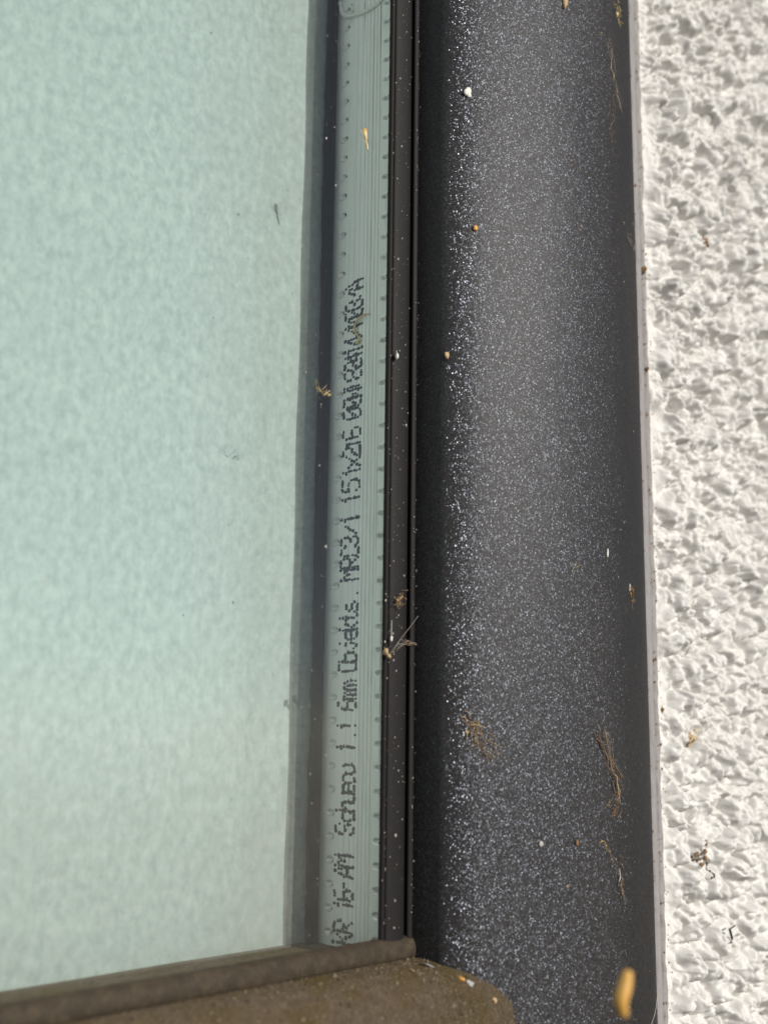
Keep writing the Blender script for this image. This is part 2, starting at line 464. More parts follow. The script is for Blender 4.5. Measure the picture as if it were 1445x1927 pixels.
for (yc, ry, rz), (ya, yb) in zip(rows, ((ys[1], ys[2]), (ys[3], ys[4]))):
    for zc in centres:
        quad(ya, yb, zc-PITCH/2, zc-HALF[1]); quad(ya, yb, zc+HALF[1], zc+PITCH/2)
        i0 = len(V)
        for k in range(NS):
            t = 2*math.pi*k/NS; c, s_ = math.cos(t), math.sin(t)
            V.append((XS, yc+ry*1.25*c, zc+rz*1.25*s_))
        for k in range(NS):
            t = 2*math.pi*k/NS; c, s_ = math.cos(t), math.sin(t)
            m_ = max(abs(c), abs(s_))
            yy = yc+HALF[0]*c/m_; yy = max(yy, ya); yy = min(yy, yb)
            V.append((XS, yy, zc+HALF[1]*s_/m_))
        for k in range(NS):
            k2 = (k+1) % NS
            Fc.append((i0+k, i0+k2, i0+NS+k2, i0+NS+k))
# the bar's front, back and hidden side
for (ya, xa, yb, xb) in ((Y0, XS, Y0, XS+6.5), (Y1, XS+6.5, Y1, XS)):
    i = len(V); V.extend([(xa, ya, zlo), (xb, yb, zlo), (xb, yb, ZT-2), (xa, ya, ZT-2)]); Fc.append((i, i+1, i+2, i+3))
spacer = obj('spacer_bar', V, Fc, M['spacer'], win, loc=(XS, 16, zlo))

# one perforation: a raised burr round a little pit (mesh shared by all)
def perforation_mesh():
    v_, f_ = [], []
    NR = 9
    RY, RZ = 1.30*1.25, .82*1.25
    def hx(r, c, s_):
        u_, w2 = r*c, r*s_
        dome = 1.15*math.exp(-((u_-.10)**2/.40+w2*w2/.32))-.42*math.exp(-((r-.90)/.10)**2)*max(0, c)
        hole = .9*math.exp(-((u_+.40)**2/.08+w2*w2/.14))
        return (dome+hole)*max(0, 1-r*r)**.5
    dark = []
    for q in range(NR+1):
        r = q/NR if q else 0.001
        for k in range(NS):
            t = 2*math.pi*k/NS
            v_.append((hx(r, math.cos(t), math.sin(t))*S, RY*r*math.cos(t)*S, RZ*r*math.sin(t)*S))
    for q in range(NR):
        for k in range(NS):
            k2 = (k+1) % NS
            f_.append((q*NS+k, q*NS+k2, (q+1)*NS+k2, (q+1)*NS+k))
            t = 2*math.pi*(k+.5)/NS; r = (q+.5)/NR
            dark.append(1 if (r*math.cos(t)+.40)**2/.17+(r*math.sin(t))**2/.30 < 1 else 0)  # shaded front half of the pit is coloured dark
    me = bpy.data.meshes.new('perforation'); me.from_pydata(v_, [], f_)
    me.polygons.foreach_set('use_smooth', [True]*len(f_)); me.materials.append(M['punched']); me.materials.append(M['hole'])
    me.polygons.foreach_set('material_index', dark); me.update()
    return me
pm = perforation_mesh()
for (yc, ry, rz) in rows:
    for zc in centres:
        o = bpy.data.objects.new('perforation', pm); col.objects.link(o); o.parent = spacer
        o.location = Vector((0, yc-16, zc-zlo))*S
        o.scale = (rng.uniform(.8, 1.2), rng.uniform(.92, 1.0), rng.uniform(.95, 1.06))

# ---- ink-jet lettering on the spacer (reads upward); glyph rows top to bottom
FONT = {
 'S': '01110 10001 10000 01110 00001 10001 01110', 'c': '00000 00000 01110 10001 10000 10001 01110',
 'h': '10000 10000 10110 11001 10001 10001 10001', 'u': '00000 00000 10001 10001 10001 10011 01101',
 'e': '00000 00000 01110 10001 11111 10000 01110', 'o': '00000 00000 01110 10001 10001 10001 01110',
 '1': '00100 01100 00100 00100 00100 00100 00100', '.': '00000 00000 00000 00000 00000 00000 00100',
 'm': '00000 00000 11010 10101 10101 10101 10101', '6': '01110 10000 10000 11110 10001 10001 01110',
 'b': '10000 10000 11110 10001 10001 10001 11110', 'O': '01110 10001 10001 10001 10001 10001 01110',
 'j': '00010 00000 00110 00010 00010 10010 01100', 'k': '10000 10000 10010 10100 11000 10100 10010',
 't': '01000 01000 11100 01000 01000 01001 00110', 's': '00000 00000 01110 10000 01110 00001 11110',
 'M': '10001 11011 10101 10101 10001 10001 10001', 'R': '11110 10001 10001 11110 10100 10010 10001',
 'C': '01110 10001 10000 10000 10000 10001 01110', '3': '01110 10001 00001 00110 00001 10001 01110',
 '/': '00000 00001 00010 00100 01000 10000 00000', '5': '11111 10000 11110 00001 00001 10001 01110',
 'x': '00000 00000 10001 01010 00100 01010 10001', '2': '01110 10001 00001 00110 01000 10000 11111',
 'D': '11110 10001 10001 10001 10001 10001 11110', '0': '01110 10001 10011 10101 11001 10001 01110',
 'W': '10001 10001 10001 10101 10101 11011 10001', '8': '01110 10001 10001 01110 10001 10001 01110',
 '4': '00010 00110 01010 10010 11111 00010 00010', 'A': '00100 01010 01010 10001 11111 10001 10001',
 '-': '00000 00000 00000 01110 00000 00000 00000', 'K': '10001 10010 10100 11000 10100 10010 10001',
 'N': '10001 11001 10101 10011 10001 10001 10001',
}
# (glyph, z of its centre, width along the bar)
LINE = [('K', -50.6, 2.6), ('R', -47.9, 2.6), ('1', -42.6, 2.4), ('6', -40.3, 2.5), ('-', -38.0, 2.0), ('A', -34.7, 2.6), ('M', -32.1, 2.8),
        ('S', -24.4, 2.6), ('c', -21.2, 2.3), ('h', -18.8, 2.3), ('u', -16.6, 2.3), ('e', -14.2, 2.3), ('c', -11.8, 2.3), ('o', -9.5, 2.3),
        ('1', -4.0, 2.2), ('.', -.9, 2.2), ('1', 1.4, 2.2), ('6', 6.6, 2.4), ('m', 9.2, 2.3), ('m', 11.6, 2.4),
        ('O', 16.4, 2.5), ('b', 18.9, 2.4), ('j', 22.0, 2.2), ('e', 24.6, 2.3), ('k', 27.0, 2.3), ('t', 29.6, 2.2), ('s', 32.0, 2.3), ('.', 35.2, 2.0),
        ('M', 40.4, 2.9), ('R', 43.6, 2.7), ('C', 46.6, 2.5), ('3', 49.3, 2.5), ('/', 52.4, 2.4), ('1', 55.4, 2.3),
        ('1', 60.9, 2.3), ('5', 64.4, 3.2), ('1', 68.3, 2.3), ('x', 70.6, 2.6), ('2', 73.6, 2.7), ('1', 75.8, 2.2), ('6', 78.8, 2.9),
        ('0', 84.2, 2.9), ('0', 87.5, 2.9), ('W', 89.7, 2.6), ('1', 91.7, 2.2), ('8', 95.2, 3.1), ('2', 97.9, 2.4), ('4', 100.0, 2.3), ('1', 102.2, 2.2),
        ('4', 104.8, 2.4), ('/', 107.2, 2.3), ('M', 110.2, 2.9), ('0', 112.6, 2.6), ('3', 115.0, 2.6), ('/', 118.1, 2.2), ('A', 120.6, 2.6)]
YTOP, YBASE = 21.15, 14.65
V, Fc = [], []
q = 0
for ch, zc, wd in LINE:
    rws = FONT[ch].split()
    for r_, bits in enumerate(rws):
        yy = YTOP+(YBASE-YTOP)*r_/6 + (.35 if r_ == 0 else 0)
        for c_, bit in enumerate(bits):
            if bit != '1' or rng.random() < .03: continue
            zz = zc+(c_-2)/4*wd*.92
            y_, z_ = yy+rng.gauss(0, .10), zz+rng.gauss(0, .07)
            k_ = rng.uniform(.8, 1.2)
            ry, rz = .61*k_, .39*k_*rng.uniform(.9, 1.25)
            x_ = XS-.020-.00035*(q % 60); q += 1
            i0 = len(V); n_ = 10
            for k in range(n_):
                t = 2*math.pi*k/n_; j = rng.uniform(.88, 1.1)
                V.append((x_, y_+ry*j*math.cos(t), z_+rz*j*math.sin(t)))
            Fc.append(tuple(range(i0, i0+n_)))
            if rng.random() < .22:                      # ink run bridging to the next dot
                i0 = len(V); x2 = x_-.0002
                V += [(x2, y_-.3, z_-.1), (x2, y_+.3, z_-.1), (x2, y_+.3, z_+.62), (x2, y_-.3, z_+.62)]
                Fc.append((i0, i0+1, i0+2, i0+3))
obj('printed_lettering', V, Fc, M['ink'], spacer, label='dark dot-matrix lettering printed along the spacer')

# spacer along the lower edge of the glazing
v, f = box(-112, 197.0, 4.03, 27.97, -61, -57.5)
obj('spacer_bar', v, f, M['spacer'], win)

# black butyl seal on the inner pane and the dark inner frame behind it
V, Fc = [], []
n = 260
for i in range(n+1):
    z = -57+(ZT+57)*i/n
    e = 193.3+.16*math.sin(z*.07)+.10*math.sin(z*.33+1)+rng.gauss(0, .07)
    for (x, y) in ((e, 27.9), (e+.15, 27.2), (e+1.0, 26.4), (195.9, 26.6), (197.48, 27.75)): V.append((x, y, z))
for i in range(n):
    for k in range(4): a = i*5+k; Fc.append((a, a+1, a+6, a+5))
obj('edge_seal', V, Fc, M['butyl'], win, smooth=True)
v, f = extrude([[(199.6, 33.6), (199.7, 38.0), (200.3, 39.0), (202, 39.3)], [(202, 39.3), (202, 56)], [(202, 56), (250, 56)], [(250, 56), (250, 33.6)], [(250, 33.6), (199.6, 33.6)]], 'z', ZB, ZT)
obj('inner_bead', v, f, M['bead'], win, smooth=True)
v, f = extrude([[(-60, 37.2), (-60, 56)], [(-60, 56), (ZB, 56)], [(ZB, 56), (ZB, 37.2)], [(ZB, 37.2), (-60, 37.2)]], 'x', -112, 199.0)
obj('inner_bead', v, f, M['bead'], win, smooth=True)

# ================================================================== BLIND behind the glazing
V, Fc = [], []
nx, nz = 60, 90
for i in range(nx+1):
    for k in range(nz+1):
        x = -160+(199.0+160)*i/nx; z = ZB+(ZT-ZB)*k/nz
        V.append((x, 31.2+.3*math.sin(x*.09)+.25*math.sin(z*.11+x*.03), z))
for i in range(nx):
    for k in range(nz):
        a = i*(nz+1)+k; Fc.append((a, a+nz+1, a+nz+2, a+1))
fab = obj('roller_blind', V, Fc, M['blind'], loc=(14, 31.2, ZB), smooth=True,
          label='pale woven roller blind hanging close behind the green glass, out of focus', cat='blind')

# ================================================================== RENDERED WALL
wall = empty('wall', 'white coarse-textured rendered wall to the right of the dark frame', 'wall', (330, 0, ZB))
XA, XB, D = 302.8, 425.0, .36
nx, nz = int((XB-XA)/D), int((ZT-ZB)/D)
gx, gz = np.meshgrid(np.linspace(XA, XB, nx+1), np.linspace(ZB, ZT, nz+1), indexing='ij')
wx = gx+5.0*(vnoise(gx, gz, 7, 1)-.5)+2.2*(vnoise(gx, gz, 2.8, 2)-.5)
wz = gz+5.0*(vnoise(gx, gz, 7, 3)-.5)+2.2*(vnoise(gx, gz, 2.8, 4)-.5)
def grains(cell, seed, rmin, rmax, cvar):
    """rounded stones of the coat: the highest sphere over each point"""
    r = np.random.RandomState(seed); n_ = 96
    ax, az, ar, ac = (r.rand(n_, n_) for _ in range(4))
    px, pz = wx/cell, wz/cell
    xi = np.floor(px).astype(int); zi = np.floor(pz).astype(int)
    out = np.full(px.shape, -.2)
    for i in (-1, 0, 1):
        for k in (-1, 0, 1):
            u, v_ = (xi+i) % n_, (zi+k) % n_
            d2 = (xi+i+ax[u, v_]-px)**2+(zi+k+az[u, v_]-pz)**2
            rr = rmin+(rmax-rmin)*ar[u, v_]
            hgt = np.sqrt(np.clip(rr*rr-d2, 0, None))*1.15-cvar*ac[u, v_]
            out = np.maximum(out, np.where(d2 < rr*rr, hgt, -.2))
    return out*cell
h = np.maximum(np.maximum(grains(7.4, 5, .38, .66, .22), grains(5.0, 6, .38, .66, .20)-.1), grains(3.0, 7, .42, .66, .15)-.2)
h += .55*grains(2.0, 41, .3, .62, .2)
h = h*1.6 + 1.2*(vnoise(gx, gz, 14, 8)-.5)*2 + .9*(vnoise(gx, gz, 1.7, 9)-.5) + .45*vnoise(gx, gz, .85, 19)
for sc_w, sd, wd_, dp in ((9.0, 71, .026, 1.6), (6.0, 72, .030, 1.2), (12.0, 73, .020, 1.5)):
    worm = np.abs(vnoise(wx, wz, sc_w, sd)-.5); h -= dp*np.exp(-(worm/wd_)**2)
hb = h.copy()
for _ in range(1):                                        # paint rounds the sharpest edges off
    hb[1:-1, 1:-1] = (h[1:-1, 1:-1]*4+h[:-2, 1:-1]+h[2:, 1:-1]+h[1:-1, :-2]+h[1:-1, 2:])/8
h = hb
edge = XA+8+2.5*(vnoise(gx*0, gz, 16, 12)-.5)*2+2*(vnoise(gx*0, gz, 5, 13)-.5)
t = np.clip((gx-(edge-5))/9., 0, 1); t = t*t*(3-2*t)
streak = .9*vnoise(gx*3.0, gz, 9, 14)+.45*vnoise(gx*1.4, gz*.4, 1.3, 15)
h = h*t+streak*(1-t)
lip = np.exp(-((gx-(XA+2.4+.8*(vnoise(gx*0, gz, 11, 17)-.5)))/1.0)**2)*2.2*vnoise(gx*0, gz, 9, 16)
h += lip*.9
ro = np.clip((gx-XA)/1.6, 0, 1)**.6
y = 3.4-(3.2+h)*ro - .0
V = np.stack([gx.ravel()+.25*(vnoise(gx, gz, 1.7, 20)-.5).ravel()+((1-np.clip((gx-XA)/9, 0, 1))*((vnoise(gx*0, gz, 7, 61)-.5)*2.2+(vnoise(gx*0, gz, 2.4, 62)-.5)*1.2)).ravel(), y.ravel(), gz.ravel()], 1)
ii, kk = np.meshgrid(np.arange(nx), np.arange(nz), indexing='ij')
a = (ii*(nz+1)+kk).ravel()
quads = np.stack([a, a+nz+1, a+nz+2, a+1], 1)
def big_mesh(name, V, Q, m, parent):
    base = Vector((0, 0, 0)); p = parent
    while p is not None: base += p.location; p = p.parent
    me = bpy.data.meshes.new(name)
    me.vertices.add(len(V)); me.vertices.foreach_set('co', (V*S-np.array(base)).astype(np.float32).ravel())
    me.loops.add(Q.size); me.loops.foreach_set('vertex_index', Q.astype(np.int32).ravel())
    me.polygons.add(len(Q)); me.polygons.foreach_set('loop_start', np.arange(0, Q.size, 4, dtype=np.int32))
    me.polygons.foreach_set('loop_total', np.full(len(Q), 4, np.int32)); me.polygons.foreach_set('use_smooth', np.ones(len(Q), bool))
    me.materials.append(m); me.update(calc_edges=True); me.validate()
    o = bpy.data.objects.new(name, me); col.objects.link(o); o.parent = parent
    return o
big_mesh('render_coat', V, quads, M['stucco'], wall)
# masonry behind the coat
v, f = box(302.8, 425, 2.0, 60, ZB, ZT); obj('masonry', v, f, M['stucco'], wall)
# sealant joint between frame and render
V, Fc = [], []
n = 900
cs = [(288.0, -3.0), (290.2, -4.4), (293.0, -4.7), (295.0, -4.6), (295.7, -3.2), (296.4, -4.6), (297.6, -5.0), (299.2, -4.7), (300.0, -3.0), (300.6, -3.9), (301.6, -4.4), (302.8, -3.9), (304.6, 0.0)]
zz_ = np.array([ZB+(ZT-ZB)*i/n for i in range(n+1)]); o1 = zz_*0
w1 = (vnoise(o1, zz_, 9, 51)-.5)*1.5+(vnoise(o1, zz_, 2.6, 52)-.5)*.7
w2 = (vnoise(o1, zz_, 4, 53)-.5)*1.1+(vnoise(o1, zz_, 1.4, 54)-.5)*.7
for i in range(n+1):
    z = zz_[i]
    for j, (x, y_) in enumerate(cs):
        k = j/(len(cs)-1)
        V.append((x+w1[i]*k, y_+w2[i]*.45*math.sin(j*1.7+1)+.3*w1[i]*(j > 6), z))
m_ = len(cs)
for i in range(n):
    for k in range(m_-1): a_ = i*m_+k; Fc.append((a_, a_+1, a_+m_+1, a_+m_))
obj('sealant_joint', V, Fc, M['sealant'], wall, smooth=True, label='grey sealant joint between the frame and the render')

# ================================================================== SMALL DEBRIS
JX = [p[0] for p in face]; JY = [p[1] for p in face]
def jamb_y(x): return float(np.interp(x, JX[2:-2], JY[2:-2]))

def fluff(name, label, cat, spine, n, spread, rad, mats, lift=.5, seed=0, clump=None, group=None, base_y=None):
    """a tangle of fine curling fibres along a spine; the first material is the root object, others become its strands"""
    r = random.Random(seed); spread *= 1.45
    sets = [[] for _ in mats]
    P = spline(spine, 24)
    gy = lambda x: jamb_y(x) if base_y is None else base_y
    for i in range(int(n*1.6)):
        a_ = r.randint(0, 21); ln = r.randint(2, 7)
        o_ = Vector((r.gauss(0, spread), 0, r.gauss(0, spread)))
        hgt = lift*abs(r.gauss(0, .6)); turn = r.uniform(0, 6.28); dt = r.gauss(0, 1.1); pts = []
        step = spread*r.uniform(.25, .8)
        for k in range(a_, min(24, a_+ln)+1):
            turn += dt+r.gauss(0, .35)
            o_ += Vector((math.cos(turn)*step, 0, math.sin(turn)*step))
            hgt = max(.04, hgt+r.gauss(0, lift*.16))
            q_ = P[k]+o_
            pts.append(Vector((q_.x, gy(q_.x)-hgt, q_.z)))
        if len(pts) < 3: continue
        rr = rad*.62*math.exp(r.gauss(0, .45))
        sets[i % len(mats)].append(tube(pts, lambda t, rr=rr: rr*(1-.6*abs(2*t-1)), 4, min(22, 3*len(pts))))
    for i in range(int(n*.5)):                           # crumbs caught in the tangle
        q_ = P[r.randint(0, 24)]; x_, z_ = q_.x+r.gauss(0, spread), q_.z+r.gauss(0, spread)
        c_ = rad*r.uniform(.8, 2.2)
        sets[r.randrange(len(mats))].append(blob((x_, gy(x_)-c_*.6, z_), c_, c_*.7, c_*r.uniform(.8, 1.8), r.randint(0, 999), .5, 6, 4))
    for c in (clump or []):
        c3 = Vector(c[:3]); sets[0].append(blob(c3, c[3], c[3]*.8, c[3]*1.1, r.randint(0, 999), .6, 9, 7))
    cen = P[12]
    root = None
    for k, s_ in enumerate(sets):
        if not s_: continue
        v_, f_ = join(*s_)
        if root is None:
            root = obj(name, v_, f_, mats[k], loc=(cen.x, gy(cen.x), cen.z), smooth=True, label=label, cat=cat, group=group)
        else:
            obj('fibre_strands', v_, f_, mats[k], root, smooth=True)
    return root

# --- on the outer glass, over the spacer
e = empty('insect_husk', 'orange dried insect husk stuck to the glass over the upper end of the spacer', 'dead insect', (184.8, -.2, 152.6))
v, f = tube([(184.05, -.5, 155.0), (184.2, -.75, 153.4), (184.8, -.7, 151.6), (185.35, -.5, 149.6)], lambda t: .30+.55*math.sin(min(1, t*1.35+.25)*math.pi)*.62 if t < .9 else .25, 9, 16)
obj('abdomen', v, f, M['pale'], e, smooth=True)
v, f = blob((184.1, -.75, 154.5), .62, .55, .75, 4, .3); obj('head', v, f, M['amber'], e, smooth=True)
for pts in ([(184.4, -.7, 153.0), (183.6, -.9, 153.2), (182.9, -.6, 154.0), (182.6, -.3, 154.5)], [(184.9, -.7, 150.9), (184.2, -.9, 151.4), (183.6, -.5, 151.7), (183.2, -.25, 151.8)],
            [(184.2, -.7, 153.6), (183.7, -.8, 154.1), (183.3, -.3, 154.3)]):
    v, f = tube(pts, .10, 5, 10); obj('leg', v, f, M['silk'], e, smooth=True)
v, f = blob((184.75, -.95, 152.0), .16, .1, .8, 8, .3, rot=-.25); obj('dark_stripe', v, f, M['dark'], e, smooth=True)

v, f = tube([(197.1, 11.0, 110.6), (197.0, 13.2, 110.9), (196.8, 15.6, 110.2), (196.8, 16.9, 108.4), (196.9, 16.6, 106.8), (197.0, 15.6, 105.4), (197.1, 15.7, 104.2)], lambda t: .14+.19*math.sin(t*math.pi), 7, 36)
cu = obj('plant_fibre', v, f, M['straw'], loc=(197, 15.6, 107), smooth=True, label='curled straw-coloured fibre lying over the last printed digits', cat='plant fibre')
v, f = join(blob((197.0, 15.9, 103.8), .4, .75, .5, 2, .5), blob((197.0, 15.1, 104.2), .35, .5, .4, 5, .5)); obj('knot', v, f, M['pale'], cu, smooth=True)

fluff('web_tuft', 'golden tuft of web fibres caught on the dark strip left of the spacer', 'web tuft',
      [(169.8, -.3, 83.4), (171.0, -.3, 81.8), (172.6, -.3, 80.9), (174.8, -.3, 81.6)], 16, .26, .085, [M['straw'], M['pale']], .7, 3, base_y=.0)
fluff('brown_tuft', 'brown curled shred sitting on the black gasket beside the full stop', 'debris',
      [(196.2, -2.3, 34.6), (197.9, -2.3, 33.5), (196.6, -2.3, 32.2), (195.9, -2.3, 31.0), (197.3, -2.3, 30.8)], 18, .28, .11, [M['brown'], M['tan']], .8, 5, base_y=-2.0)
w_ = fluff('cobweb', 'cobweb with a tan crumb strung across the black gasket', 'cobweb',
      [(192.2, -2.3, 19.0), (194.2, -2.3, 18.4), (197.3, -2.3, 21.2), (200.2, -2.3, 21.8), (203.4, -2.3, 20.6)], 14, .30, .045, [M['tan'], M['silk']], 1.0, 7, clump=[(192.2, -2.5, 19.2, .75), (193.3, -2.4, 18.2, .5)], base_y=-2.0)
v, f = tube([(193.6, -2.6, 18.8), (196.6, -3.2, 22.6), (202.2, -3.4, 28.6)], .035, 4, 14); obj('thread', v, f, M['silk'], w_, smooth=True)
v, f = tube([(194.9, -2.2, 96.6), (194.9, -2.5, 95.3), (194.9, -2.25, 94.2)], lambda t: .06+.36*math.sin(max(0, t-.25)/.75*math.pi), 8, 14)
obj('paint_fleck', v, f, M['white'], loc=(194.9, -2.1, 95.3), smooth=True, label='white teardrop fleck on the gasket level with the upper printing', cat='paint fleck')
e = obj('paint_fleck', *blob((194.2, -2.3, 22.5), .34, .28, .72, 3, .1), M['white'], loc=(194.2, -2.1, 22.5), smooth=True, label='white oval fleck with a streak above it on the gasket beside the cobweb', cat='paint fleck')
v, f = tube([(194.3, -2.15, 23.4), (194.35, -2.15, 27.0)], .07, 4, 6); obj('streak', v, f, M['white'], e)

# milky dried smear of sealant on the spacer at the top
e = empty('dried_residue', 'milky ring of dried sealant residue at the top of the spacer', 'residue', (197.4, 15, 207))
arc = [(197.3, 26.6, 211.5), (197.2, 25.6, 207.6), (197.1, 23.2, 205.2), (197.0, 18.5, 203.6), (197.1, 13, 202.6), (197.2, 8, 203.0), (197.3, 4.6, 205.6)]
v, f = tube(arc, lambda t: .85*(1-.55*t), 8, 40, 1.0); obj('rim', v, f, M['resin'], e, smooth=True)
v, f = blob((197.2, 22.6, 205.6), .3, 1.6, .9, 6, .35); obj('droplet', v, f, M['resin'], e, smooth=True)
v, f = tube([(196.6, 20.4, 207.4), (196.7, 19.8, 205.0), (196.9, 21.0, 203.2), (197.2, 22.6, 201.4)], .08, 4, 10); obj('thread', v, f, M['silk'], e)
v, f = blob((196.5, 20.5, 207.4), .3, .5, .3, 4, .1); obj('speck', v, f, M['white'], e, smooth=True)

# --- on the broad face of the jamb
def onj(x, z, l=.15): return (x, jamb_y(x)-l, z)
c = onj(209.2, 170.0)
e = obj('paint_drop', *join(blob(c, 1.25, .5, 1.35, 3, .45), blob((c[0]+.2, c[1]-.2, c[2]-.8), .9, .4, .7, 5, .3)), M['white'], loc=c, smooth=True, label='small white paint drop near the top left of the metal face', cat='paint drop')
obj('seed_husk', *blob(onj(211.0, 131.1), .75, .4, .85, 9, .3, rot=.5), M['amber'], loc=onj(211.0, 131.1), smooth=True, label='tiny orange seed husk on the upper metal face', cat='seed')
obj('dirt_crumb', *blob((204.9, -10.5, 95.6), .65, .4, .95, 8, .5), M['tan'], loc=(204.9, -10.4, 95.6), smooth=True, label='tan crumb on the front corner of the metal beside the rebate', cat='dirt crumb')
fluff('fibre_clump', 'brown fibre clump lying slantwise on the lower middle of the metal face', 'fibre clump',
      [onj(208.4, 3.4), onj(210.1, 1.0), onj(212.0, -2.0), onj(214.3, -5.7)], 30, .62, 0.1, [M['tan'], M['brown'], M['straw']], 1.0, 12, clump=[(209.1, -13.5, 0.2, .55)])
fluff('fibre_clump', 'long drooping brown fibre clump on the lower right of the metal face', 'fibre clump',
      [onj(246.1, 1.9), onj(248.6, -4.3), onj(250.9, -9.4), onj(252.4, -13.9), onj(252.3, -18.3), onj(250.5, -19.6)], 30, .55, 0.1, [M['brown'], M['tan']], 1.0, 13, clump=[(252.4, -24.6, -15.7, .6), (252.3, -24.6, -17.6, .5)])
fluff('loose_thread', 'thin bent straw thread below the long fibre clump', 'thread',
      [onj(244.2, -27.3), onj(246.5, -26.5), onj(248.5, -28.4), onj(250.1, -32.2)], 7, .14, .085, [M['straw']], .5, 14)
fluff('fibre_clump', 'short pale brown fibre clump low on the metal face near its right edge', 'fibre clump',
      [onj(251.8, -30.2), onj(253.6, -32.8), onj(252.7, -35.9), onj(253.1, -39.2), onj(254.0, -41.0)], 16, .32, 0.085, [M['tan'], M['brown'], M['silk']], .9, 15)
fluff('cobweb', 'forked wisp of dusty cobweb high on the right of the metal face', 'cobweb',
      [onj(256.9, 200.9), onj(259.0, 193.4), onj(260.1, 188.8), onj(262.0, 183.0), onj(264.8, 179.9)], 12, .55, 0.06, [M['tan'], M['silk']], .9, 16)
fluff('cobweb', 'second trailing cobweb wisp hanging below the forked one', 'cobweb',
      [onj(258.6, 187.3), onj(259.6, 179.4), onj(257.2, 173.7), onj(255.5, 167.8)], 9, .5, 0.05, [M['brown'], M['tan']], .8, 17)
fluff('web_tuft', 'bright straw-yellow web tuft at the top right of the metal face', 'web tuft',
      [onj(262.2, 216.0), onj(263.3, 213.7), onj(264.4, 212.2), onj(265.6, 211.7)], 16, .45, 0.1, [M['straw'], M['pale']], 1.2, 18, clump=[(263.5, -23.6, 213.3, .7)])
obj('seed_husk', *blob(onj(238.5, 205.5, .3), .95, .6, 2.2, 4, .25, rot=.2), M['tan'], loc=onj(238.5, 205.5), smooth=True, label='elongated tan seed husk at the top edge of the metal face', cat='seed')
fluff('fibre_wisp', 'faint brown wisp across the upper middle of the metal face', 'fibre wisp',
      [onj(238.4, 166.0), onj(240.0, 159.5), onj(241.4, 154.1)], 6, .35, 0.05, [M['brown']], .6, 19)
fluff('fibre_wisp', 'fine brown wisp beneath the upper middle one', 'fibre wisp',
      [onj(240.4, 147.5), onj(241.2, 141.6), onj(242.2, 136.2), onj(240.9, 130.5)], 7, .4, 0.05, [M['brown'], M['tan']], .6, 20)
fluff('fibre_wisp', 'pale diagonal wisp at mid height on the right of the metal face', 'fibre wisp',
      [onj(236.8, 38.7), onj(238.5, 43.4), onj(240.9, 45.5), onj(242.8, 47.5)], 6, .3, 0.05, [M['silk'], M['tan']], .6, 21)
fluff('fibre_wisp', 'small orange wisp close to the right edge of the metal, mid height', 'fibre wisp',
      [onj(262.2, 39.8), onj(262.7, 37.5), onj(263.3, 35.4)], 10, .3, .07, [M['amber']], .6, 22)
fluff('web_tuft', 'pale web tuft bridging the metal edge and the wall', 'web tuft',
      [onj(262.0, 146.9), onj(264.8, 144.3), onj(268.5, 142.4), onj(271.2, 141.0)], 7, .4, 0.06, [M['silk'], M['tan']], .9, 23)
for i, (x, z, rx, rz, lab) in enumerate([(251.1, 47.7, .34, 1.2, 'white streak fleck on the right of the metal face at mid height'),
                                         (261.6, 39.4, .22, 1.1, 'thin white streak fleck beside the small orange wisp'),
                                         (227.3, -26.5, .8, .7, 'dull white fleck low in the middle of the metal face')]):
    obj('paint_fleck', *blob(onj(x, z, .1), rx, .22, rz, 30+i, .2, rot=.08), M['white'] if i < 2 else M['grey'], loc=onj(x, z), smooth=True, label=lab, cat='paint fleck')
obj('dirt_crumb', *blob(onj(237.7, -26.7), .55, .4, .8, 41, .5), M['brown'], loc=onj(237.7, -26.7), smooth=True, label='dark brown crumb in the lower middle of the metal face', cat='dirt crumb')
e = obj('rust_mark', *blob(onj(256.7, -22.9, .05), .35, .2, .4, 42, .4), M['dark'], loc=onj(256.7, -22.9), smooth=True, label='dark round speck right of the thin bent thread', cat='speck')

# --- yellow seed hanging in a web in front of the lower right of the jamb
P0 = Vector((158.7, -96, -40.2))
e = empty('hanging_seed', 'blurred yellow seed hanging in a web in front of the lower right metal face', 'seed', P0)
v, f = tube([P0+Vector((1.5, 0, 3.4)), P0+Vector((.5, -.1, 1.3)), P0+Vector((-.45, 0, -.9)), P0+Vector((.3, 0, -3.2))], lambda t: .45+.72*math.sin((.12+.8*t)*math.pi), 12, 22)
obj('husk', v, f, M['seed'], e, smooth=True)
v, f = tube([P0+Vector((1.5, 0, 3.4)), (238, -23, -38)], .03, 4, 12); obj('thread', v, f, M['silk'], e)
v, f = tube([P0+Vector((.3, 0, -3.2)), (226, -20.2, -78)], .03, 4, 12); obj('thread', v, f, M['silk'], e)
v, f = tube([(252, -24.6, -86), (262, -24.0, -78), (270, -22.4, -72), (276.2, -19.2, -68)], .07, 4, 14)
obj('spider_thread', v, f, M['silk'], loc=(264, -23, -76), smooth=True, label='fine pale spider thread crossing the bottom right corner of the metal', cat='thread')

